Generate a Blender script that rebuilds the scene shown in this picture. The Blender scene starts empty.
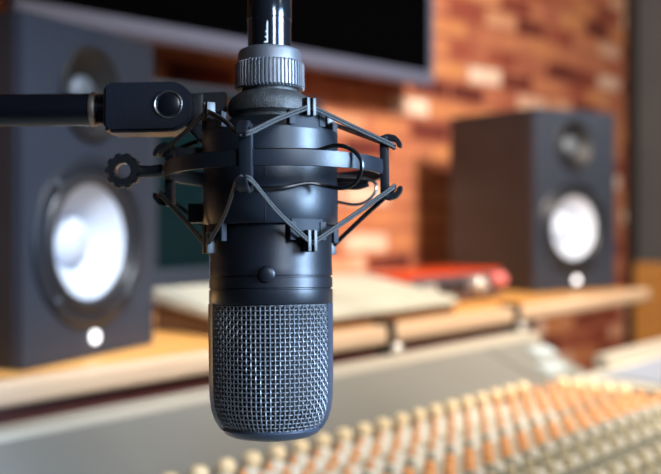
import bpy, bmesh, math, random
from mathutils import Vector, Matrix
random.seed(7)
C = bpy.context.scene.collection
PI = math.pi
F, CX, HY = 1000.0, 330.5, 210.0      # focal length in pixels, principal column, eye-level row

# ------------------------------------------------------------------ materials
def mat(name, col, rough=.5, metal=0., emit=None, estr=0., noise=0., nscale=20., bump=0., bscale=60., coat=0., spec=.5):
    m = bpy.data.materials.new(name); m.use_nodes = True
    nt = m.node_tree; b = nt.nodes['Principled BSDF']
    b.inputs['Base Color'].default_value = (*col, 1); b.inputs['Roughness'].default_value = rough
    b.inputs['Metallic'].default_value = metal; b.inputs['Coat Weight'].default_value = coat
    b.inputs['Specular IOR Level'].default_value = spec
    if emit: b.inputs['Emission Color'].default_value = (*emit, 1); b.inputs['Emission Strength'].default_value = estr
    tc = nt.nodes.new('ShaderNodeTexCoord')
    if noise:
        n = nt.nodes.new('ShaderNodeTexNoise'); n.inputs['Scale'].default_value = nscale; n.inputs['Detail'].default_value = 4
        nt.links.new(tc.outputs['Object'], n.inputs['Vector'])
        r = nt.nodes.new('ShaderNodeValToRGB')
        r.color_ramp.elements[0].position = .3; r.color_ramp.elements[1].position = .7
        r.color_ramp.elements[0].color = (*[c*(1-noise) for c in col], 1); r.color_ramp.elements[1].color = (*[min(1, c*(1+noise)) for c in col], 1)
        nt.links.new(n.outputs['Fac'], r.inputs['Fac']); nt.links.new(r.outputs['Color'], b.inputs['Base Color'])
    if bump:
        n = nt.nodes.new('ShaderNodeTexNoise'); n.inputs['Scale'].default_value = bscale; n.inputs['Detail'].default_value = 3
        nt.links.new(tc.outputs['Object'], n.inputs['Vector'])
        bp = nt.nodes.new('ShaderNodeBump'); bp.inputs['Strength'].default_value = bump; bp.inputs['Distance'].default_value = .0004
        nt.links.new(n.outputs['Fac'], bp.inputs['Height']); nt.links.new(bp.outputs['Normal'], b.inputs['Normal'])
    return m

def brick_mat():
    m = bpy.data.materials.new('rustic_brick'); m.use_nodes = True
    nt = m.node_tree; N = nt.nodes; Lk = nt.links; b = N['Principled BSDF']
    tc = N.new('ShaderNodeTexCoord'); mp = N.new('ShaderNodeMapping')
    mp.inputs['Rotation'].default_value = (PI/2, 0, 0)
    Lk.new(tc.outputs['Object'], mp.inputs['Vector'])
    nz = N.new('ShaderNodeTexNoise'); nz.inputs['Scale'].default_value = 9; nz.inputs['Detail'].default_value = 3
    Lk.new(mp.outputs['Vector'], nz.inputs['Vector'])
    vm = N.new('ShaderNodeVectorMath'); vm.operation = 'MULTIPLY_ADD'
    Lk.new(nz.outputs['Color'], vm.inputs[0]); vm.inputs[1].default_value = (.012,)*3; Lk.new(mp.outputs['Vector'], vm.inputs[2])
    br = N.new('ShaderNodeTexBrick'); Lk.new(vm.outputs[0], br.inputs['Vector'])
    br.inputs['Color1'].default_value = (0, 0, 0, 1); br.inputs['Color2'].default_value = (1, 1, 1, 1)
    br.inputs['Mortar'].default_value = (.44, .44, .44, 1)
    br.inputs['Scale'].default_value = 1; br.inputs['Brick Width'].default_value = .15; br.inputs['Row Height'].default_value = .048
    br.inputs['Mortar Size'].default_value = .006; br.inputs['Mortar Smooth'].default_value = .3
    n2 = N.new('ShaderNodeTexNoise'); n2.inputs['Scale'].default_value = 7; n2.inputs['Detail'].default_value = 5
    Lk.new(mp.outputs['Vector'], n2.inputs['Vector'])
    mx = N.new('ShaderNodeMix'); mx.data_type = 'RGBA'; mx.inputs['Factor'].default_value = .38
    Lk.new(br.outputs['Color'], mx.inputs['A']); Lk.new(n2.outputs['Fac'], mx.inputs['B'])
    rp = N.new('ShaderNodeValToRGB'); cr = rp.color_ramp
    cols = [(.0, (.06, .012, .010)), (.24, (.14, .024, .016)), (.36, (.34, .075, .045)), (.49, (.54, .19, .10)), (.63, (.64, .26, .10)), (.72, (.70, .36, .22)), (.84, (.95, .75, .62))]
    cr.elements[0].position, cr.elements[0].color = cols[0][0], (*cols[0][1], 1)
    cr.elements[1].position, cr.elements[1].color = cols[-1][0], (*cols[-1][1], 1)
    for p, c in cols[1:-1]:
        e = cr.elements.new(p); e.color = (*c, 1)
    Lk.new(mx.outputs['Result'], rp.inputs['Fac']); Lk.new(rp.outputs['Color'], b.inputs['Base Color'])
    b.inputs['Roughness'].default_value = .8
    bp = N.new('ShaderNodeBump'); bp.inputs['Strength'].default_value = .8; bp.inputs['Distance'].default_value = .008; bp.invert = True
    Lk.new(br.outputs['Fac'], bp.inputs['Height']); Lk.new(bp.outputs['Normal'], b.inputs['Normal'])
    return m

def wood_mat(name, c1, c2, rough=.4, stretch=(3, 30, 30)):
    m = bpy.data.materials.new(name); m.use_nodes = True
    nt = m.node_tree; N = nt.nodes; Lk = nt.links; b = N['Principled BSDF']
    tc = N.new('ShaderNodeTexCoord'); mp = N.new('ShaderNodeMapping'); mp.inputs['Scale'].default_value = stretch
    n = N.new('ShaderNodeTexNoise'); n.inputs['Scale'].default_value = 1.5; n.inputs['Detail'].default_value = 6
    r = N.new('ShaderNodeValToRGB'); r.color_ramp.elements[0].position = .3; r.color_ramp.elements[1].position = .72
    r.color_ramp.elements[0].color = (*c1, 1); r.color_ramp.elements[1].color = (*c2, 1)
    Lk.new(tc.outputs['Object'], mp.inputs['Vector']); Lk.new(mp.outputs['Vector'], n.inputs['Vector'])
    Lk.new(n.outputs['Fac'], r.inputs['Fac']); Lk.new(r.outputs['Color'], b.inputs['Base Color'])
    b.inputs['Roughness'].default_value = rough
    return m

M = dict(
    mic=mat('mic_black_metal', (.011, .013, .019), .38, .4, bump=.12, bscale=3000, noise=.1, nscale=60),
    collar=mat('grey_anodised', (.15, .155, .175), .42, .6, bump=.3, bscale=2500),
    dome=mat('cast_grey', (.055, .055, .056), .5, .5, bump=.9, bscale=1600, noise=.25, nscale=300),
    groove=mat('groove_black', (.006, .006, .008), .6),
    wire=mat('grille_wire', (.20, .21, .235), .48, .6),
    core=mat('grille_inner', (.006, .006, .008), .9),
    rim=mat('rim_blue_black', (.05, .065, .10), .35, .5),
    mount=mat('mount_plastic', (.012, .016, .024), .38, .3, bump=.15, bscale=2500),
    mountd=mat('mount_dark', (.007, .008, .012), .42, .1),
    tab=mat('tab_plastic', (.010, .014, .022), .6, .0, spec=.25),
    cord=mat('elastic_cord', (.028, .028, .03), .55, .0, noise=.4, nscale=2500, bump=.6, bscale=4000),
    spring=mat('spring_wire', (.05, .05, .055), .28, .9),
    springl=mat('spring_wire_pale', (.35, .36, .38), .3, .9),
    arm=mat('arm_gloss', (.003, .003, .005), .25, .1),
    knuckle=mat('knuckle_paint', (.005, .006, .010), .35, .1, coat=.1, bump=.2, bscale=900),
    steel=mat('bright_steel', (.26, .25, .24), .3, 1.),
    copper=mat('warm_thread', (.30, .22, .17), .35, .9),
    plug=mat('plug_gloss_black', (.06, .07, .09), .14, .9),
    white=mat('print_white', (.8, .8, .8), .5),
    spk=mat('speaker_cabinet', (.022, .018, .020), .42, noise=.2, nscale=8),
    baffle=mat('speaker_baffle', (.029, .036, .055), .42, noise=.1, nscale=8),
    ringm=mat('driver_ring', (.020, .024, .034), .36, .2),
    rubber=mat('rubber_surround', (.018, .02, .026), .35),
    cone=mat('white_cone', (.55, .62, .75), .6),
    tweet=mat('tweeter_dome', (.10, .12, .15), .5, .2),
    wave=mat('tweeter_horn', (.006, .007, .010), .55),
    led=mat('lit_badge', (1, 1, 1), .4, emit=(.93, .95, 1), estr=2.6),
    screw=mat('screw_metal', (.06, .07, .09), .4, .6),
    brick=brick_mat(),
    shelf=wood_mat('shelf_wood', (.62, .28, .07), (.82, .43, .13), .35),
    nose=wood_mat('shelf_edge_wood', (.58, .40, .26), (.70, .51, .35), .45),
    dark=mat('dark_cavity', (.03, .012, .010), .7),
    floor=wood_mat('floor_wood', (.05, .02, .012), (.10, .04, .02), .5),
    tvs=mat('tv_screen', (.0008, .0008, .001), .3, spec=.02),
    tvb=mat('tv_bezel', (.13, .15, .24), .4, .2),
    lcd=mat('lcd_teal', (.002, .014, .020), .3, spec=.3),
    lcdb=mat('lcd_bezel', (.035, .05, .08), .4),
    cons=mat('console_grey', (.22, .215, .195), .5, noise=.06, nscale=6),
    consr=mat('console_rim', (.44, .40, .33), .5),
    const=mat('console_top', (.58, .56, .48), .5, noise=.12, nscale=14),
    cream=mat('cream_knob', (.95, .76, .48), .45),
    orange=mat('orange_knob', (.95, .46, .19), .5),
    whitek=mat('white_cap', (.82, .80, .74), .5),
    greyk=mat('grey_knob', (.36, .35, .29), .5),
    beigek=mat('beige_knob', (.52, .46, .32), .5),
    pad=mat('pale_pad', (.44, .50, .52), .5),
    gap_shade=mat('gap_shade_red_brown', (.13, .035, .03), .6),  # red-brown stands in for the shade between shelf and console
    strip=mat('orange_print', (.85, .42, .16), .6),
    pale=mat('pale_casing', (.52, .52, .44), .5, noise=.16, nscale=9),
    brown=mat('brown_base', (.12, .055, .025), .6),
    red=mat('red_casing', (.62, .055, .010), .35, coat=.3),
    redd=mat('dark_front', (.10, .075, .085), .4),
    silver=mat('silver_knob', (.75, .75, .72), .3, .6),
    pink=mat('pink_knob', (.80, .22, .22), .35),
    black=mat('black_plastic', (.012, .012, .014), .45),
    paper=mat('blue_white_paper', (.30, .34, .43), .6),
    greywall=mat('grey_wall', (.10, .102, .108), .8, noise=.15, nscale=3),
    post=mat('dark_post', (.018, .010, .008), .6),
    ochre=wood_mat('ochre_wood', (.50, .23, .05), (.68, .33, .08), .5),
)

# ------------------------------------------------------------------ mesh helpers
def obj(name, bm, m, parent=None, smooth=True, M4=None):
    bmesh.ops.recalc_face_normals(bm, faces=bm.faces)
    me = bpy.data.meshes.new(name); bm.to_mesh(me); bm.free()
    me.materials.append(m)
    if smooth:
        for p in me.polygons: p.use_smooth = True
        try: me.set_sharp_from_angle(angle=math.radians(38))
        except Exception: pass
    o = bpy.data.objects.new(name, me); C.objects.link(o)
    if parent: o.parent = parent
    if M4 is not None: o.matrix_local = M4
    return o
def thing(name, label, cat, M4=None, group=None):
    o = bpy.data.objects.new(name, None); C.objects.link(o); o.empty_display_size = .02
    if M4 is not None: o.matrix_world = M4
    o['label'] = label; o['category'] = cat
    if group: o['group'] = group
    return o
def tag(o, label, cat, group=None):
    o['label'] = label; o['category'] = cat
    if group: o['group'] = group
    return o
def lathe(bm, prof, n=64, axis='Z', close=False, c=(0, 0, 0), a0=0, a1=2*PI):
    full = abs(a1-a0-2*PI) < 1e-6; k = n if full else n+1; rings = []
    for r, z in prof:
        ring = []
        for i in range(k):
            a = a0+(a1-a0)*i/n
            p = (r*math.cos(a), r*math.sin(a), z)
            if axis == 'Y': p = (p[0], z, p[1])
            if axis == 'X': p = (z, p[0], p[1])
            ring.append(bm.verts.new((p[0]+c[0], p[1]+c[1], p[2]+c[2])))
        rings.append(ring)
    pairs = list(zip(rings, rings[1:]))
    if close: pairs.append((rings[-1], rings[0]))
    for A, B in pairs:
        for i in range(k if full else k-1):
            j = (i+1) % k
            bm.faces.new((A[i], A[j], B[j], B[i]))
    if not close:
        for R_ in (rings[0], rings[-1]):
            if full: bm.faces.new(R_)
    return bm
def catmull(pts, sub=8, closed=False):
    P = [Vector(p) for p in pts]; n = len(P); out = []
    for i in range(n if closed else n-1):
        p0 = P[(i-1) % n] if closed or i > 0 else P[0]; p1 = P[i]; p2 = P[(i+1) % n]
        p3 = P[(i+2) % n] if closed or i+2 < n else P[-1]
        for s in range(sub):
            t = s/sub
            out.append(.5*((2*p1)+(-p0+p2)*t+(2*p0-5*p1+4*p2-p3)*t*t+(-p0+3*p1-3*p2+p3)*t**3))
    if not closed: out.append(P[-1])
    return out
def tube(bm, pts, r, n=8, closed=False):
    P = [Vector(p) for p in pts]; m = len(P); rings = []
    up = None
    for i in range(m):
        a = P[(i-1) % m] if closed or i > 0 else P[i]; b = P[(i+1) % m] if closed or i < m-1 else P[i]
        d = (b-a).normalized()
        if up is None: up = Vector((0, 0, 1)) if abs(d.z) < .9 else Vector((0, 1, 0))
        s = d.cross(up).normalized(); up = s.cross(d).normalized()
        rr = r[i] if isinstance(r, (list, tuple)) else r
        rings.append([bm.verts.new(P[i]+s*rr*math.cos(2*PI*k/n)+up*rr*math.sin(2*PI*k/n)) for k in range(n)])
    for i in range(m if closed else m-1):
        A, B = rings[i], rings[(i+1) % m]
        for k in range(n): bm.faces.new((A[k], A[(k+1) % n], B[(k+1) % n], B[k]))
    if not closed: bm.faces.new(rings[0]); bm.faces.new(rings[-1])
    return bm
def box(bm, lo, hi, bev=0., M4=None, seg=2):
    t = bmesh.new()
    bmesh.ops.create_cube(t, size=1)
    for v in t.verts: v.co = Vector([lo[i]+(hi[i]-lo[i])*(v.co[i]+.5) for i in range(3)])
    if bev: bmesh.ops.bevel(t, geom=t.edges[:], offset=bev, segments=seg, affect='EDGES', profile=.6)
    merge(bm, t, M4); return bm
def merge(bm, t, M4=None):
    if M4 is not None: t.transform(M4)
    mp = {v: bm.verts.new(v.co) for v in t.verts}
    for f in t.faces:
        try: bm.faces.new([mp[v] for v in f.verts])
        except ValueError: pass
    t.free()
def prism(bm, poly, d0, d1, axis='Y', bev=0., M4=None):
    """extrude a polygon of (a,b) pairs; axis Y: (a,b)->(x,z) ; axis X: (a,b)->(y,z)"""
    t = bmesh.new()
    def mk(a, b, d): return (a, d, b) if axis == 'Y' else (d, a, b)
    A = [t.verts.new(mk(a, b, d0)) for a, b in poly]; B = [t.verts.new(mk(a, b, d1)) for a, b in poly]
    t.faces.new(A); t.faces.new(B[::-1])
    for i in range(len(poly)):
        j = (i+1) % len(poly); t.faces.new((A[i], B[i], B[j], A[j]))
    bmesh.ops.recalc_face_normals(t, faces=t.faces)
    if bev:
        es = [e for e in t.edges if len(e.link_faces) == 2 and e.calc_face_angle() > .5]
        bmesh.ops.bevel(t, geom=es, offset=bev, segments=2, affect='EDGES')
    merge(bm, t, M4); return bm
def B(): return bmesh.new()

# ================================================================== THE ROOM
# desk frame: X = along the desk (away, to the right), Y = away from the desk edge towards the wall, Z up.  origin on the shelf front edge
UA = math.radians(40.7)
U = Vector((math.sin(UA), math.cos(UA), 0)); NB = Vector((-math.cos(UA), math.sin(UA), 0))
DESK = Matrix(((U.x, NB.x, 0, -.289), (U.y, NB.y, 0, .877), (0, 0, 1, 0), (0, 0, 0, 1)))
def W(t, w, z): return DESK @ Vector((t, -w, z))        # w = distance in front of the shelf edge
FLOOR = -1.02; ZS = -.150
def struct(name, bm, m, M4=DESK, smooth=False):
    o = obj(name, bm, m, None, smooth, M4); o['kind'] = 'structure'; return o
b = B(); box(b, (-2.0, .484, FLOOR), (2.45, .60, 1.5)); struct('wall_back', b, M['brick'])
b = B(); box(b, (2.38, -1.4, FLOOR), (2.48, .484, 1.5)); struct('wall_right', b, M['greywall'])
b = B(); box(b, (2.35, .458, FLOOR), (2.38, .484, 1.5), .002); struct('trim_1', b, M['post'])
b = B(); box(b, (2.35, -1.4, FLOOR), (2.38, .456, -.155), .002); struct('trim_2', b, M['ochre'])
b = B(); box(b, (-2.0, -1.8, FLOOR-.05), (2.48, .60, FLOOR)); struct('floor', b, M['floor'])

# ---- wall television
tv = thing('wall_television', 'large black flat television with silver bezel hung on the brick wall', 'television', DESK @ Matrix.Translation((0, .37, 0)))
T0, T1, ZB = .086, 1.092, .250
tb, z1 = .026, .95
# position so that lower right corner sits at the seen place
tl, tr, zb = .236, 1.180, .249
b = B()
prism(b, [(tl, zb), (tr, zb), (tr, zb+.026), (tl, zb+.026)], -.012, .02, 'Y', .004)
prism(b, [(tl, zb+.6-.02), (tr, zb+.6-.02), (tr, zb+.6), (tl, zb+.6)], -.012, .02, 'Y', .004)
prism(b, [(tl, zb+.026), (tl+.012, zb+.026), (tl+.012, zb+.582), (tl, zb+.582)], -.012, .02, 'Y', .003)
prism(b, [(tr-.012, zb+.026), (tr, zb+.026), (tr, zb+.582), (tr-.012, zb+.582)], -.012, .02, 'Y', .003)
obj('bezel', b, M['tvb'], tv, False)
b = B(); box(b, (tl+.011, -.006, zb+.026), (tr-.011, .012, zb+.582)); obj('screen', b, M['tvs'], tv, False)
b = B(); box(b, (tl+.02, .018, zb+.02), (tr-.02, .05, zb+.57), .006); obj('back_cover', b, M['black'], tv, False)
b = B(); box(b, (tl+.35, .05, zb+.15), (tr-.35, .114, zb+.40), .004); obj('wall_bracket', b, M['black'], tv, False)

# ---- desk shelf
desk = thing('wooden_shelf_desk', 'long honey-coloured wooden shelf desk carrying both loudspeakers', 'desk', DESK @ Matrix.Translation((0, 0, 0)))
b = B(); box(b, (-1.3, .008, ZS-.020), (1.355, .478, ZS), .002); obj('desktop', b, M['shelf'], desk)
b = B(); box(b, (-1.3, -.012, ZS-.023), (1.365, .010, ZS+.001), .007, seg=4); obj('front_edge', b, M['nose'], desk)
b = B(); box(b, (-1.3, .002, ZS-.052), (.95, .014, ZS-.0205), .001); obj('gap_shade_board', b, M['gap_shade'], desk, False)  # added board, coloured as the shadowed gap below the shelf edge
for t in (-1.2, .25, 1.0):
    b = B(); box(b, (t, .12, FLOOR), (t+.04, .46, ZS-.020), .003); obj('leg', b, M['dark'], desk)
b = B(); box(b, (-1.15, .43, FLOOR+.3), (1.0, .45, ZS-.02), .003); obj('modesty_panel', b, M['dark'], desk)

# ---- mixing console
cons = thing('mixing_console', 'wide grey mixing console with cream and orange knobs in front of the wooden shelf', 'mixing console', DESK)
def cprism(b, poly, t0, t1, bev=.0):       # poly of (w,z)
    prism(b, [(-w, z) for w, z in poly], t0, t1, 'X', bev)
ZK = -.215
b = B(); cprism(b, [(.075, -.19), (.075, -.34), (.76, -.34), (.76, ZK-.03), (.75, ZK), (.195, ZK), (.106, -.176)], -1.1, .622, .002)
cprism(b, [(.075, -.19), (.075, -.34), (.194, -.34), (.194, ZK+.001), (.106, -.176)], .622, .74, .002)
obj('chassis', b, M['cons'], cons, False)
b = B(); cprism(b, [(.070, -.195), (.070, -.174), (.074, -.170), (.101, -.170), (.108, -.176), (.108, -.195)], -1.1, .765, .002)
obj('rear_rim', b, M['consr'], cons, False)
b = B(); cprism(b, [(.215, ZK-.001), (.215, ZK+.0015), (.745, ZK+.0015), (.745, ZK-.001)], -1.09, .618)
obj('channel_panel', b, M['const'], cons, False)
b = B(); cprism(b, [(.197, -.192), (.200, -.189), (.214, -.189), (.222, -.204), (.76, -.210), (.76, -.34), (.197, -.34)], .742, 1.45, .001)
cprism(b, [(.216, -.205), (.76, -.210), (.76, -.34), (.216, -.34)], .625, .742, .001)
obj('master_section', b, M['consr'], cons, False)
b = B(); cprism(b, [(.226, -.206), (.226, -.203), (.755, -.208), (.755, -.212)], .63, 1.445)
obj('master_panel', b, M['const'], cons, False)
for t in (-1.0, .62, 1.38):
    b = B(); box(b, (t, -.72, FLOOR), (t+.05, -.22 if t > .7 else -.12, -.34), .003); obj('leg', b, M['dark'], cons)
for (w0, w1, t0, t1) in ((.130, .150, .695, .735), (.163, .182, .662, .705)):
    zc = lambda w: -.176+(w-.106)*(ZK+.176)/(.195-.106)
    b = B(); cprism(b, [(w0, zc(w0)-.002), (w0, zc(w0)+.006), (w1, zc(w1)+.006), (w1, zc(w1)-.002)], t0-.01, t1, .001)
    o = obj('light_button', b, M['pad'], cons, False)
def knob_bm(r, h):
    b = B(); lathe(b, [(r*1.15, 0), (r*1.15, h*.2), (r, h*.25), (r*.92, h*.9), (r*.8, h)], 14); return b
def cap_bm():
    b = B(); lathe(b, [(.004, 0), (.004, .004), (.0068, .0055), (.0078, .009), (.0074, .013), (.005, .016), (.0004, .017)], 18); return b
def mesh_of(bm, m):
    bmesh.ops.recalc_face_normals(bm, faces=bm.faces)
    me = bpy.data.meshes.new('knob'); bm.to_mesh(me); bm.free(); me.materials.append(m)
    for p in me.polygons: p.use_smooth = True
    me.set_sharp_from_angle(angle=.7); return me
kinds = {
    'cream_knob': (mesh_of(cap_bm(), M['cream']), 'cream round knob'),
    'orange_knob': (mesh_of(knob_bm(.0046, .011), M['orange']), 'orange round knob'),
    'white_button': (mesh_of(knob_bm(.0050, .008), M['whitek']), 'white push button'),
    'grey_knob': (mesh_of(knob_bm(.0048, .010), M['greyk']), 'dark grey knob'),
    'beige_knob': (mesh_of(knob_bm(.0052, .011), M['beigek']), 'beige round knob'),
}
def proj(p): return CX+F*p.x/p.y, HY-F*p.z/p.y
spots = {k: [] for k in kinds}
S0, DS, PW = .0446, .0292, .0192
for k in range(-8, 20):
    t = S0+k*DS
    if k <= 17: spots['cream_knob'].append((t, .208, 1))
    for r in range(1, 24):
        w = .208+PW*r
        if k == 19 and r <= 5: spots['cream_knob'].append((t, w, 1)); continue
        if r <= 4: spots['orange_knob'].append((t, w, .66 if k < 15 else .9))
        elif r == 5: spots['grey_knob'].append((t, w, .8))
        elif r <= 7: spots['orange_knob'].append((t, w, 1.1))
        elif r % 3 == 2: spots['grey_knob'].append((t, w, 1))
        else: spots['beige_knob'].append((t, w, 1))
        if k == 19: continue
        if r <= 6:
            if k < 14: spots['white_button'].append((t+DS*.5, w-PW*.3, 1.3)) if r in (1, 2, 4, 5) else None
            else: spots['orange_knob'].append((t+DS*.5, w-PW*.5, .8))
        elif r > 7: spots['grey_knob' if r % 2 else 'white_button'].append((t+DS*.5, w, .9))
for kn, lst in spots.items():
    me, lab = kinds[kn]; vis = []; rest = []
    for (t, w, sc_) in lst:
        x, y = proj(W(t, w, ZK)); d = W(t, w, ZK).y
        (vis if (-12 < x < 673 and y < 482 and d > 0) else rest).append((d, t, w, sc_))
    vis.sort(); rest += vis[98:]; vis = vis[:98]
    for d, t, w, sc_ in vis:
        o = bpy.data.objects.new(kn, me); C.objects.link(o); o.parent = cons
        zz = ZK; o.scale = (sc_, sc_, 1)
        o.location = (t, -w, zz)
        if kn != 'cream_knob' or True: o['label'] = lab
    if rest:
        b = B()
        for d, t, w, sc_ in rest:
            if d < .1: continue
            tb_ = bmesh.new(); tb_.from_mesh(me); merge(b, tb_, Matrix.Translation((t, -w, ZK)) @ Matrix.Diagonal((sc_, sc_, 1, 1)))
        o = obj(kn+'_field', b, me.materials[0], cons); o['kind'] = 'stuff'

# ---- pale sheet on the master section
b = B(); prism(b, [(.645, -.40), (1.05, -.47), (1.12, -.235), (.66, -.245)], 0, .0012, 'Y')
# prism built upright; lay it down
b.transform(Matrix(((1, 0, 0, 0), (0, 0, 1, 0), (0, 1, 0, 0), (0, 0, 0, 1))))
tag(obj('paper_sheet', b, M['paper'], None, False, DESK @ Matrix.Translation((0, 0, -.2025))), 'bluish white sheet lying on the far right section of the mixing console', 'paper')

# ---- wedge controller on the shelf
wd = thing('desktop_controller', 'pale wedge-shaped desktop unit with brown base at the shelf front edge behind the microphone', 'controller', DESK @ Matrix.Translation((0, 0, .0008)))
b = B(); prism(b, [(.014, ZS+.012), (.195, ZS+.034), (.195, ZS+.052), (.014, ZS+.022)], .322, .745, 'X', .003); obj('casing', b, M['pale'], wd, False)
b = B(); prism(b, [(.020, ZS), (.190, ZS), (.190, ZS+.035), (.020, ZS+.013)], .328, .742, 'X', .001); obj('base', b, M['brown'], wd, False)
for i in range(2):
    b = B(); prism(b, [(.03+.08*i, ZS+.0245+.0133*i), (.09+.08*i, ZS+.0245+.0133*i+.010), (.09+.08*i, ZS+.027+.0133*i+.010), (.03+.08*i, ZS+.027+.0133*i)], .34, .715, 'X'); obj('key_panel', b, M['pale'], wd, False)

# ---- red interface box
rd = thing('audio_interface', 'red box with dark front and small knobs left of the right loudspeaker', 'audio interface', DESK @ Matrix.Translation((0, 0, 0)))
b = B(); box(b, (.748, .108, ZS+.004), (1.02, .231, ZS+.051), .003); obj('casing', b, M['red'], rd)
b = B(); box(b, (.752, .103, ZS+.006), (1.016, .110, ZS+.046), .002); obj('front_panel', b, M['redd'], rd)
for t, mm, r_ in ((.79, 'silver', .007), (.835, 'black', .008), (.875, 'black', .008), (.93, 'silver', .012), (.995, 'pink', .011)):
    b = B(); lathe(b, [(r_, 0), (r_, -.014), (r_*.8, -.017)], 20, 'Y', c=(t, .104, ZS+.028 if t < .99 else ZS+.033)); o = obj('knob', b, M[mm], rd)
    o['label'] = {'silver': 'silver knob', 'black': 'black knob', 'pink': 'pinkish red knob'}[mm]
for t in (.77, 1.0):
    b = B(); box(b, (t-.01, .12, ZS), (t+.01, .22, ZS+.005), .001); obj('foot', b, M['black'], rd)

# ---- clips on the shelf edge
for i, (t, lb) in enumerate(((.545, 'small black clip on the shelf edge below the pale wedge unit'), (.86, 'small black clip on the shelf edge in front of the red box'))):
    c = thing('edge_clip', lb, 'clip', DESK @ Matrix.Translation((t, 0, 0)), 'black clips on the shelf edge')
    b = B(); prism(b, [(.012, ZS+.001), (.012, ZS+.008), (-.020, ZS+.008), (-.020, ZS-.036), (.006, ZS-.036), (.006, ZS-.0235), (-.0125, ZS-.0235), (-.0125, ZS+.0012)], -.005, .005, 'X', .0008); obj('clamp', b, M['black'], c, False)
    b = B(); lathe(b, [(.004, 0), (.008, -.001), (.008, -.008), (.006, -.010)], 16, 'Y', c=(0, -.020, ZS-.028)); obj('screw', b, M['silver'], c)

# ---- computer monitor
mo = thing('computer_monitor', 'dark teal computer monitor standing on the shelf behind the microphone', 'monitor', DESK @ Matrix.Translation((0, .33, 0)))
m0, m1, mz0, mz1 = .434, .80, -.118, .185
b = B()
for (x0, x1, z0, z1_) in ((m0, m1, mz0, mz0+.033), (m0, m1, mz1-.010, mz1), (m0, m0+.010, mz0+.032, mz1-.009), (m1-.010, m1, mz0+.032, mz1-.009)):
    box(b, (x0, -.004, z0), (x1, .016, z1_), .002)
obj('bezel', b, M['lcdb'], mo)
b = B(); box(b, (m0+.009, 0, mz0+.031), (m1-.009, .012, mz1-.009)); obj('screen', b, M['lcd'], mo, False)
b = B(); box(b, (m0+.01, .016, mz0+.01), (m1-.01, .03, mz1-.01), .004); obj('back_cover', b, M['black'], mo)
b = B(); box(b, (.58, .02, ZS+.006), (.65, .036, mz0+.08), .003); obj('neck', b, M['black'], mo)
b = B(); box(b, (.52, -.05, ZS), (.71, .09, ZS+.008), .003); obj('foot', b, M['black'], mo)

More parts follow.
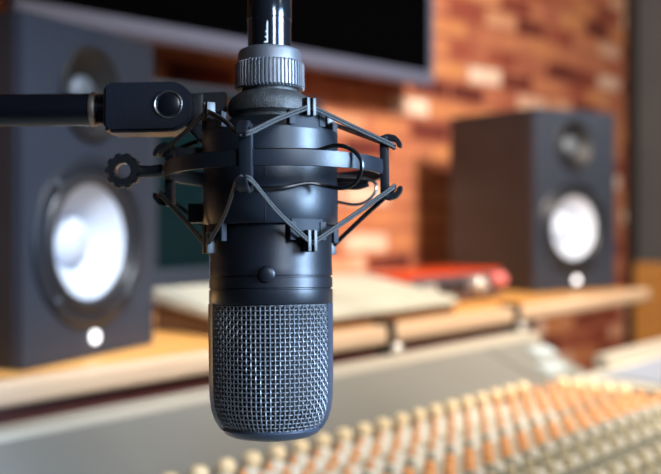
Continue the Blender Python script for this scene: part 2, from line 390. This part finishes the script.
# ---- studio loudspeakers
def speaker(corner, ang, depth, label):
    a = math.radians(ang); u = Vector((math.sin(a), math.cos(a), 0)); n = Vector((-math.cos(a), math.sin(a), 0))
    M4 = Matrix(((u.x, n.x, 0, corner[0]), (u.y, n.y, 0, corner[1]), (0, 0, 1, ZS+.001), (0, 0, 0, 1)))
    s = thing('studio_loudspeaker', label, 'loudspeaker', M4, 'two-way studio loudspeakers on the shelf')
    Wd, H = .21, .334
    b = B(); box(b, (0, .045, 0), (Wd, depth, H), .003)
    for lo, hi in (((0, .012, 0), (.012, .05, H)), ((Wd-.012, .012, 0), (Wd, .05, H)), ((.012, .012, 0), (Wd-.012, .05, .010)), ((.012, .012, H-.012), (Wd-.012, .05, H))): box(b, lo, hi)
    obj('cabinet', b, M['spk'], s, False)
    cx, cz, tz = Wd/2-.006, .117, .268
    b = B()
    def plate(z0, z1, hz, r):
        n = 64; F0, F1, O0, O1 = [], [], [], []
        for i in range(n):
            an = 2*PI*i/n+PI/n; c_, s__ = math.cos(an), math.sin(an)
            k_ = min(((Wd-cx) if c_ > 0 else cx)/max(abs(c_), 1e-6), ((z1-hz) if s__ > 0 else (hz-z0))/max(abs(s__), 1e-6))
            for lst, y_, rr in ((F0, 0, r), (F1, .0125, r), (O0, 0, k_), (O1, .0125, k_)): lst.append(b.verts.new((cx+rr*c_, y_, hz+rr*s__)))
        for i in range(n):
            j = (i+1) % n
            b.faces.new((F0[i], F0[j], O0[j], O0[i])); b.faces.new((F1[i], O1[i], O1[j], F1[j])); b.faces.new((F0[i], F1[i], F1[j], F0[j])); b.faces.new((O0[i], O0[j], O1[j], O1[i]))
        for sx in (0, Wd):
            for sz in (z0, z1):
                near = min(range(n), key=lambda q: (O0[q].co.x-sx)**2+(O0[q].co.z-sz)**2)
                O0[near].co = (sx, 0, sz); O1[near].co = (sx, .0125, sz)
    plate(.0, .217, cz, .076); plate(.217, H, tz, .040)
    bf = obj('baffle', b, M['baffle'], s, False)
    b = B()
    lathe(b, [(.088, .002), (.088, -.003), (.084, -.006), (.076, -.006), (.072, -.002), (.072, .010)], 64, 'Y', c=(cx, 0, cz), close=False) if False else lathe(b, [(.088, .001), (.088, -.003), (.084, -.006), (.075, -.006), (.072, -.002), (.072, .012), (.075, .012), (.075, .001)], 64, 'Y', close=True, c=(cx, 0, cz))
    ring = obj('woofer_ring', b, M['ringm'], s)
    for q in range(4):
        an = PI/4+q*PI/2
        b = B(); lathe(b, [(.0045, -.004), (.0045, -.008), (.003, -.0095)], 12, 'Y', c=(cx+.080*math.cos(an), 0, cz+.080*math.sin(an))); obj('screw', b, M['screw'], ring)
    b = B(); pr = [(.066+.0075*math.cos(th), -.000-.007*math.sin(th)) for th in [PI*i/8 for i in range(9)]]
    lathe(b, pr+[(.0585, .003), (.0735, .003)], 64, 'Y', close=True, c=(cx, 0, cz)); obj('surround', b, M['rubber'], s)
    b = B(); lathe(b, [(.0605, -.001), (.050, .007), (.038, .017), (.028, .027), (.026, .030), (.026, .034), (.062, .034), (.062, .003)], 64, 'Y', close=True, c=(cx, 0, cz)); cone = obj('woofer_cone', b, M['cone'], s)
    b = B(); lathe(b, [(.027*math.cos(th)+.0001, .028-.016*math.sin(th)) for th in [PI/2*i/8 for i in range(9)]], 48, 'Y', c=(cx, 0, cz)); obj('dust_cap', b, M['cone'], cone)
    b = B(); lathe(b, [(.048, .001), (.048, -.003), (.045, -.0045), (.040, -.002), (.028, .006), (.018, .012), (.018, .016), (.048, .012)], 56, 'Y', close=True, c=(cx, -.0005, tz)) if False else lathe(b, [(.048, -.0002), (.048, -.003), (.045, -.0045), (.040, -.002), (.028, .006), (.018, .012), (.018, .016), (.039, .011), (.0395, -.0002)], 56, 'Y', close=True, c=(cx, -.0005, tz))
    wv = obj('tweeter_waveguide', b, M['wave'], s)
    b = B(); lathe(b, [(.0185*math.cos(th)+.0001, .012-.011*math.sin(th)) for th in [PI/2*i/8 for i in range(9)]], 32, 'Y', c=(cx, 0, tz)); obj('tweeter_dome', b, M['tweet'], wv)
    b = B(); lathe(b, [(.0066, .001), (.0066, -.002), (.0056, -.0028)], 28, 'Y', c=(cx+.007, 0, .019)); o = obj('lit_badge', b, M['led'], s); o['label'] = 'small white glowing round badge'
    return s
speaker((-.2855, .927), 24.5, .27, 'large blurred black loudspeaker with white woofer at the left of the desk')
speaker((.368, 1.80), 57, .24, 'farther black loudspeaker with white woofer at the right end of the shelf')

# ================================================================== MICROPHONE RIG
K = .00044; D = .44; TH = math.radians(-4.3)
MR = Matrix.Translation(((271-CX)/F*D, D, (HY-285)/F*D)) @ Matrix.Rotation(math.radians(-.6), 4, 'Y') @ Matrix.Rotation(TH, 4, 'X')
MRi = MR.inverted()
def L(px, py, dy=0.):              # local point of the rig seen at a photo position, dy in rig pixels (+ = away)
    o = MRi @ Vector((0, 0, 0)); d = MRi.to_3x3() @ Vector(((px-CX)/F, 1, (HY-py)/F))
    s = (dy*K-o.y)/d.y
    return o+d*s
def Z(py): return L(271, py).z
def Zf(py, r=66): return L(271, py, -r).z      # height of a point seen on the near side of a radius
def prof(lst): return [(r*K*(1+(285-py)*.000075), Zf(py, r)) for r, py in lst]

mic = thing('condenser_microphone', 'black side-address studio microphone with wire grille hanging upside down in the centre', 'microphone', MR)
b = B(); lathe(b, prof([(40, 114), (52, 121), (60.5, 128), (60.8, 200), (61, 266), (61.3, 267), (61.3, 275), (60, 275.6), (60, 277), (61.3, 277.6), (61.5, 287.6), (60.2, 288.2), (60.2, 289.4), (61.6, 290), (61.8, 303), (61, 304.5), (56, 304.5)]), 128)
obj('body_tube', b, M['mic'], mic)
b = B(); lathe(b, prof([(57.5, 304), (57.5, 308), (55, 308), (55, 304)]), 96, close=True); obj('seam_ring', b, M['groove'], mic)
b = B(); lathe(b, prof([(28, 83), (28, 88), (33, 89), (38.5, 92), (41.5, 97), (42.3, 102), (41.5, 107), (38, 110.5), (37, 112), (37, 115)]), 96); obj('shoulder', b, M['dome'], mic)
b = B(); lathe(b, prof([(27, 44), (30, 44.6), (31.3, 47), (31.8, 56), (32.2, 58)]), 96); obj('collar', b, M['collar'], mic)
# knurled nut
b = B(); ny = [56.5, 58, 82, 84]; nr = [32.5, 34.3, 34.6, 32.5]; NN = 54; rings = []
for py, r in zip(ny, nr):
    ring = []
    for i in range(NN*6):
        ph = (i % 6)/6; g = 0 if ph < .55 else -1.7
        rr = (r+(g if 57 < py < 83 else 0))*K*(1+(285-py)*.000075); a = 2*PI*i/(NN*6)
        ring.append(b.verts.new((rr*math.cos(a), rr*math.sin(a), Zf(py, r))))
    rings.append(ring)
for A_, B_ in zip(rings, rings[1:]):
    for i in range(NN*6): j = (i+1) % (NN*6); b.faces.new((A_[i], A_[j], B_[j], B_[i]))
b.faces.new(rings[0]); b.faces.new(rings[-1])
obj('knurled_nut', b, M['collar'], mic)
# stud
s_ = L(267, 274, -62.5)
b = B(); lathe(b, [(8*K*math.cos(th)+.00001, -3.6*K*math.sin(th)) for th in [PI/2*i/8 for i in range(9)]], 32, 'Y', c=s_)
lathe(b, [(8*K, 3*K), (8*K, 0)], 32, 'Y', c=s_)
obj('round_stud', b, M['mic'], mic)
# grille
EX = lambda l: [(r, y+4.5*max(0, min(1, (y-350)/60))) for r, y in l]
GP = EX([(57.6, 306), (58, 340), (58, 375), (57.8, 395), (56.8, 408), (54, 418), (50, 425), (45.5, 429)])
gp = catmull([(r, py, 0) for r, py in GP], 10)
acc = [0]
for p, q in zip(gp, gp[1:]): acc.append(acc[-1]+(q-p).length)
def gat(s):
    s = max(0, min(acc[-1]-1e-6, s))
    for i in range(len(acc)-1):
        if acc[i+1] >= s:
            f = (s-acc[i])/(acc[i+1]-acc[i]); p = gp[i].lerp(gp[i+1], f); d = (gp[i+1]-gp[i]).normalized()
            return p.x, p.y, d.y, -d.x*-1
NV, RP = 78, 4.6
NH = int(acc[-1]/RP)
def gpt(s, a, off):
    r, py, nr_, nz_ = gat(s)
    zz = Zf(py, r); r = (r+off*nr_)*K*(1+(285-py)*.000075)
    return Vector((r*math.cos(a), r*math.sin(a), zz))
b = B()
for i in range(NV):
    a = 2*PI*i/NV; pts = []
    for j4 in range(NH*4+1):
        s = j4/4*RP; off = .7*math.cos(PI*(j4/4+i)); pts.append(gpt(s, a, off))
    tube(b, pts, .74*K, 6)
for j in range(NH+1):
    pts = []
    for i4 in range(NV*4):
        a = 2*PI*i4/(NV*4); off = -.7*math.cos(PI*(i4/4+j)); pts.append(gpt(j*RP, a, off))
    tube(b, pts, .68*K, 6, True)
obj('wire_grille', b, M['wire'], mic)
b = B(); lathe(b, prof(EX([(54.5, 304), (55, 375), (54.6, 395), (53.4, 406), (50.5, 415), (46.5, 421), (42, 425)])), 96); obj('grille_lining', b, M['core'], mic)
b = B(); lathe(b, prof([(r, y+4.5) for r, y in ((40, 427), (49, 428.5), (50, 430.5), (47, 434.5), (40, 437), (24, 437.5), (.1, 436))]), 96); obj('end_cap', b, M['rim'], mic)
# side rim: U-shaped band in the width plane
outp = EX([(61.8, 303), (61.8, 340), (61.6, 375), (61.0, 392), (59.4, 404), (56, 414), (50.5, 422.5), (44, 427.5), (30, 432), (12, 434.5)])
inn = EX([(56.5, 303), (56.8, 340), (56.6, 375), (56, 392), (54.2, 402), (51, 410), (46.5, 416.5), (41, 421), (30, 425), (12, 428)])
b = B()
rows = []
for sgn in (1,):
    o_ = [(x, y) for x, y in outp]+[(-x, y) for x, y in outp[::-1]]; i_ = [(x, y) for x, y in inn]+[(-x, y) for x, y in inn[::-1]]
    for (xo, yo), (xi, yi) in zip(o_, i_):
        k1 = K*(1+(285-yo)*.000075)
        h = 11*K
        rows.append([b.verts.new((xo*k1, -h*.8, Z(yo))), b.verts.new((xo*k1, h*.8, Z(yo))), b.verts.new((xi*k1, h*1.6, Z(yi))), b.verts.new((xi*k1, -h*1.6, Z(yi)))])
for A_, B_ in zip(rows, rows[1:]):
    for q in range(4): b.faces.new((A_[q], A_[(q+1) % 4], B_[(q+1) % 4], B_[q]))
b.faces.new(rows[0]); b.faces.new(rows[-1])
obj('side_rim', b, M['rim'], mic)

# ---- plug and cable
xl = thing('cable_plug', 'glossy black round cable plug with white marking seated in the top of the microphone', 'plug', MR)
b = B(); lathe(b, prof([(19, 47), (21.6, 46.6), (21.8, 16), (22.3, 15.4), (22.3, -6), (21, -8), (21, -40), (18, -60), (10, -75)]), 72); obj('shell', b, M['plug'], xl)
b = B()
zt, zb_ = Z(20), Z(42)
for x0, x1, y0, y1 in ([(258.6, 259.8, 20, 41), (266.4, 267.8, 20, 42)] if False else []): pass
def decal(b, x0, x1, y0, y1, r=22.2):
    n = 4; v = []
    for i in range(n+1):
        x = (x0+(x1-x0)*i/n-269.5)
        yy = -math.sqrt(max(0, r*r-x*x))
        v.append((b.verts.new(L(x+269.5, y0, yy-.1)), b.verts.new(L(x+269.5, y1, yy-.1))))
    for p, q in zip(v, v[1:]): b.faces.new((p[0], q[0], q[1], p[1]))
decal(b, 266.6, 268, 21.5, 42)
for y in (20, 25.5, 30.5, 36, 41):
    decal(b, 260, 267.5, y, y+1.5)
for y, h in ((20, 5.5), (30.5, 5), (36, 4)): decal(b, 260, 261.2, y, y+h)
decal(b, 263, 264, 25, 31)
o = obj('white_marking', b, M['white'], xl, False); o['label'] = 'small white upright marking'
b = B(); tube(b, catmull([L(269.5, -60), L(269.5, -160), L(260, -300, 10), L(200, -420, 40), L(60, -440, 60)], 8), 8*K, 12); obj('cable', b, M['black'], xl)

# ---- shock mount
sm = thing('shock_mount', 'black cradle ring with four posts and elastic cords holding the microphone', 'microphone mount', MR)
b = B(); lathe(b, prof([(66.5, 124), (67.5, 125), (67.5, 150), (66.8, 151), (66.8, 176), (67.5, 177), (67.2, 221), (66.2, 222.5), (62, 222.5), (62, 124)]), 128, close=True); ib = obj('inner_sleeve', b, M['mount'], sm)
b = B()
for dx in (-.45,):
    prism(b, [(-1.1*K, Zf(221)), (-.4*K, Zf(221)), (-.4*K, Zf(126)), (-1.1*K, Zf(126))], -67.9*K, -66*K, 'Y')
obj('seam', b, M['groove'], ib, False)
RC = Vector((5*K, 0, 0)); RR = 108*K; zr = Z(171); hb = 7.2*K
b = B(); lathe(b, [(RR-2.2*K, zr-hb), (RR+2.2*K, zr-hb), (RR+2.8*K, zr), (RR+2.2*K, zr+hb), (RR-2.2*K, zr+hb), (RR-2.8*K, zr)], 128, close=True, c=RC); obj('outer_ring', b, M['mount'], sm)
A0 = math.radians(-100.5)
def rotm(a, c=RC): return Matrix.Translation(c) @ Matrix.Rotation(a, 4, 'Z')    # local x = radial
for q in range(4):
    a = A0+q*PI/2
    b = B()
    box(b, (RR-1*K, -6*K, zr-31*K), (RR+7*K, 6*K, zr+31*K), 1.5*K)
    post = obj('post', b, M['mount'] if q == 0 else M['mountd'], sm, M4=rotm(a))
    for sg in (1, -1):
        hp = [(0, 24), (0, 31), (7, 33), (15, 31), (20, 25), (20.5, 19), (17, 19), (14.5, 24.5), (9, 26.5), (7, 24)]
        t = B(); prism(t, [((x*K+RR), zr+sg*z_*K) for x, z_ in hp], -5*K, 5*K, 'Y', .8*K)
        obj('hook', t, M['mountd'], post)
# tabs on the sleeve and cords
def sleeve_pt(a, r, py): return Vector((K*1+r*K*math.cos(a), r*K*math.sin(a), Zf(py)))
for q in range(4):
    a = A0+PI/4+q*PI/2
    for top in (1, 0):
        y0, y1 = (124, 103) if top else (221, 246)
        m4 = Matrix.Translation((K, 0, 0)) @ Matrix.Rotation(a, 4, 'Z')
        b = B(); lo, hi = sorted((Zf(y0), Zf(y0+(-14 if top else 14))))
        # curved skirt
        v = []
        for i in range(9):
            th = math.radians(-15+30*i/8)
            v.append([b.verts.new((r*K*math.cos(th), r*K*math.sin(th), z_)) for r, z_ in ((65, lo-.001), (68, lo-.001), (68, hi+.001), (65, hi+.001))])
        for p, q2 in zip(v, v[1:]):
            for c_ in range(4): b.faces.new((p[c_], p[(c_+1) % 4], q2[(c_+1) % 4], q2[c_]))
        b.faces.new(v[0]); b.faces.new(v[-1])
        tb = obj('cord_tab', b, M['tab'], sm, M4=m4)
        for (ty, wd_, ya, yb, ro) in ((-17, 7, y0, y1-(-6 if top else 6), 70), (17, 7, y0, y1-(-6 if top else 6), 70)):
            b = B(); za, zb2 = sorted((Zf(ya), Zf(yb))); ta = math.asin(ty/68)
            box(b, ((ro-6)*K*math.cos(ta)-0*K, (ty-wd_/2)*K, za), (ro*K*math.cos(ta), (ty+wd_/2)*K, zb2), .8*K); obj('side_lug', b, M['tab'], tb)
        b = B(); za, zb2 = sorted((Zf(y0-(9 if top else -9)), Zf(y1+(-6 if top else 6))))
        for ty in (-3.4, 3.4): box(b, (66*K, (ty-1.9)*K, za), (75*K, (ty+1.9)*K, zb2), .6*K)
        box(b, (66*K, -5*K, za), (70*K, 5*K, zb2), .6*K)
        obj('fork', b, M['mountd'], tb)
        # cords to both neighbouring posts
        for dq in (-1, 1):
            pa = a+dq*PI/4
            ph = RC+Vector(((RR+10*K)*math.cos(pa), (RR+10*K)*math.sin(pa), zr+(22 if top else -22)*K))
            yt = 106 if top else 243
            tg = sleeve_pt(a+dq*.015, 73, yt)
            tan = Vector((-math.sin(pa), math.cos(pa), 0))*(-dq)
            zs = 1 if top else -1
            b = B()
            p_start = ph+Vector((math.cos(pa), math.sin(pa), 0))*(2*K)+Vector((0, 0, -zs*2*K))
            for off in (-1.4, 1.4):
                n_ = Vector((0, 0, 1))*off*K*1.0
                tube(b, catmull([p_start+n_, ph+tan*7*K+n_, tg.lerp(ph, .5)+n_, tg+n_], 6), 1.35*K, 8)
            co = obj('elastic_cord', b, M['cord'] if q != 2 else M['cord'], sm)
            if q == 2 and not top and False: pass
# spring clamp wires
def wpath(lst, sub=8): return catmull([L(*p) for p in lst], sub)
def arcw(y, xs, r=70): return [(x, y, -math.sqrt(max(0, r*r-(x-272)**2))) for x in xs]
b = B(); tube(b, wpath(arcw(150, (206, 220, 240, 262, 285, 305))+[(318, 150, -62), (334, 145.5, -72), (349, 148, -80), (360, 158, -84), (361.5, 170, -84), (355, 183, -78), (342, 188, -70), (326, 186, -60)]+arcw(183, (308,), 72)+arcw(188, (280, 250, 225, 207))), 2.1*K, 8)
obj('spring_wire', b, M['spring'], sm)
b = B(); tube(b, wpath([(300, 196, 70), (326, 200, 55), (341, 202.5, 40), (355, 204.5, 30), (367, 201, 26), (375, 192, 24), (375, 183, 26), (364, 178, 34), (345, 176, 50), (310, 175, 68)]), 1.6*K, 8)
obj('spring_wire', b, M['springl'], sm)
b = B(); tube(b, wpath([(310, 190, 69), (330, 187, 50), (345, 186, 36), (358, 186, 30), (368, 183, 28)]), [2.5*K+1.5*K*min(i/16, 1) for i in range(33)], 8); obj('wire_grip', b, M['mountd'], sm)
# left side: bracket, latch block, pin and knurled thumb ring
b = B()
t = B(); prism(t, [(L(186, 92).x, L(186, 92).z), (L(226, 90).x, L(226, 90).z), (L(226, 90).x, L(226, 146).z), (L(204, 146).x, L(204, 146).z), (L(186, 128).x, L(186, 128).z)], 6*K, 36*K, 'Y', 1.5*K); merge(b, t)
obj('bracket', b, M['mountd'], sm, False)
b = B(); box(b, (L(189, 0).x, -8*K, L(0, 225).z), (L(212, 0).x, 12*K, L(0, 206).z), 1.2*K); obj('latch_block', b, M['mountd'], sm)
b = B(); box(b, (L(176, 0).x, -6*K, L(0, 166).z), (L(206, 0).x, 6*K, L(0, 150).z), 1.5*K); obj('ring_lug', b, M['mountd'], sm)
pc = L(172, 167, 0)
b = B(); lathe(b, [(6.5*K, -9*K), (7*K, -8*K), (7*K, 8*K), (6.5*K, 9*K)], 24, 'X', c=pc); obj('pivot_pin', b, mat('plum_pin', (.10, .055, .07), .4, .3), sm)
tc_ = L(124, 171, 12)
b = B(); o8 = []
lathe(b, [(9*K, -6.5*K), (15.5*K, -6.5*K), (17.5*K, -4*K), (17.5*K, 4*K), (15.5*K, 6.5*K), (9*K, 6.5*K)], 10, 'Y', close=True, c=tc_)
for i in range(10):
    an = 2*PI*(i+.5)/10
    box(b, (-3.2*K, -6*K, 15*K), (3.2*K, 6*K, 18*K), .8*K, Matrix.Translation(tc_) @ Matrix.Rotation(an, 4, 'Y'))
tr_ = obj('thumb_screw', b, M['mountd'], sm, False)
b = B(); tube(b, [L(140, 171.5, 12), L(150, 171.5, 12), L(166, 170, 6)], [6.5*K, 6*K, 6.5*K], 14); obj('stem', b, M['mountd'], tr_)
b = B(); lathe(b, [(7.6*K, -5*K), (9.2*K, -5*K), (9.2*K, 5*K), (7.6*K, 5*K)], 32, 'Y', close=True, c=tc_); obj('eyelet', b, M['steel'], tr_)

# ---- boom arm
ba = thing('boom_arm', 'black microphone boom arm with rounded swivel joint coming in from the left edge', 'boom arm', MR)
arm_c = L(50, 110, 14)
def armx(px): return L(px, 110, 14).x
b = B(); lathe(b, [(15.8*K, armx(-900)), (16.6*K, armx(-899)), (16.6*K, armx(91)), (15.6*K, armx(92))], 48, 'X', c=(0, arm_c.y, arm_c.z)); obj('tube', b, M['arm'], ba)
b = B(); lathe(b, [(14*K, armx(90)), (17.2*K, armx(91.5)), (17.8*K, armx(94)), (17.2*K, armx(96.5)), (14*K, armx(98))], 48, 'X', c=(0, arm_c.y, arm_c.z)); obj('collar_ring', b, M['copper'], ba)
b = B(); pr = []
for i in range(6): pr += [(14.6*K, armx(97+i*2)), (16*K, armx(98+i*2))]
lathe(b, pr+[(14.6*K, armx(110))], 40, 'X', c=(0, arm_c.y, arm_c.z)); obj('threaded_end', b, M['arm'], ba)
def lz(py): return L(150, py, 14).z
def lx(px): return L(px, 110, 14).x
pl = [(lx(107), lz(89)), (lx(110), lz(85.5))]+[(lx(172+25*math.sin(th)), lz(110-24.6*math.cos(th))) for th in [PI*i/16 for i in range(17)]]+[(lx(112), lz(135)), (lx(107), lz(130))]
b = B(); prism(b, pl, arm_c.y-20*K, arm_c.y+20*K, 'Y', 3.2*K); kn = obj('swivel_joint', b, M['knuckle'], ba)
for f in kn.data.polygons: f.use_smooth = True
cc = Vector((lx(171.5), arm_c.y-20*K, lz(108)))
b = B(); lathe(b, [(12.9*K, 2*K), (13.0*K, -1.2*K), (13.6*K, -1.8*K), (14.2*K, -1.2*K), (14.4*K, 2*K)], 48, 'Y', close=True, c=cc); obj('bolt_ring', b, M['steel'], kn)
b = B(); lathe(b, [(11.6*K, 2*K), (11.6*K, 0), (10.5*K, -.6*K), (.05*K, -.6*K)], 40, 'Y', c=cc); obj('bolt', b, M['arm'], kn)
b = B(); box(b, (lx(190), arm_c.y-9*K, lz(128)), (lx(204), arm_c.y+9*K, lz(96)), 1.5*K); obj('tongue', b, M['mountd'], ba)

# ================================================================== LIGHT
def area(name, loc, target, size, power, col, spread=180, sy=None):
    l = bpy.data.lights.new(name, 'AREA'); l.energy = power; l.color = col; l.size = size
    if sy: l.shape = 'RECTANGLE'; l.size_y = sy
    l.spread = math.radians(spread)
    o = bpy.data.objects.new(name, l); C.objects.link(o); o.location = loc
    d = Vector(target)-Vector(loc); o.rotation_euler = d.to_track_quat('-Z', 'Y').to_euler(); return o
def spot(name, loc, target, power, col, ang, blend=.6, r=.05):
    l = bpy.data.lights.new(name, 'SPOT'); l.energy = power; l.color = col; l.spot_size = math.radians(ang); l.spot_blend = blend; l.shadow_soft_size = r
    o = bpy.data.objects.new(name, l); C.objects.link(o); o.location = loc
    d = Vector(target)-Vector(loc); o.rotation_euler = d.to_track_quat('-Z', 'Y').to_euler(); return o
mc = (-.03, .44, 0)
area('cool_key', (.58, .20, .12), mc, .24, 2.3, (.50, .72, 1), 40, .5)
area('cool_front', (.36, -.24, .36), mc, .12, .26, (.76, .87, 1), 35, .3)
spot('warm_rim', (-.42, .72, -.13), (-.09, .44, .03), 1.0, (1, .58, .22), 30, .6, .03)
area('brick_light', (.65, .72, .72), (.40, 2.35, .05), .22, 18, (1, .87, .74), 110)
area('desk_overhead', (.3, 1.35, 1.4), (.3, 1.4, -.2), .6, 2.8, (1, .86, .68), 75)
area('console_light', (1.0, .3, .9), (.30, .95, -.2), .5, 2.3, (1, .93, .82), 50)
area('speaker_fill', (.15, .25, .85), (-.22, 1.0, .0), .25, .85, (.84, .91, 1), 26)
w = bpy.data.worlds.new('room_air'); bpy.context.scene.world = w; w.use_nodes = True
w.node_tree.nodes['Background'].inputs['Color'].default_value = (.6, .68, .85, 1); w.node_tree.nodes['Background'].inputs['Strength'].default_value = .025

# ================================================================== CAMERA
cd = bpy.data.cameras.new('camera'); cam = bpy.data.objects.new('camera', cd); C.objects.link(cam)
cam.rotation_euler = (PI/2, 0, 0); cd.sensor_width = 36; cd.sensor_fit = 'HORIZONTAL'; cd.lens = 36*F/661
cd.shift_y = (HY-237)/661; cd.clip_start = .01
cd.dof.use_dof = True; cd.dof.focus_distance = .412; cd.dof.aperture_fstop = cd.lens/1000/.0080
# fstop = focal length / aperture diameter
bpy.context.scene.camera = cam
sc = bpy.context.scene
sc.view_settings.view_transform = 'Standard'; sc.view_settings.look = 'None'
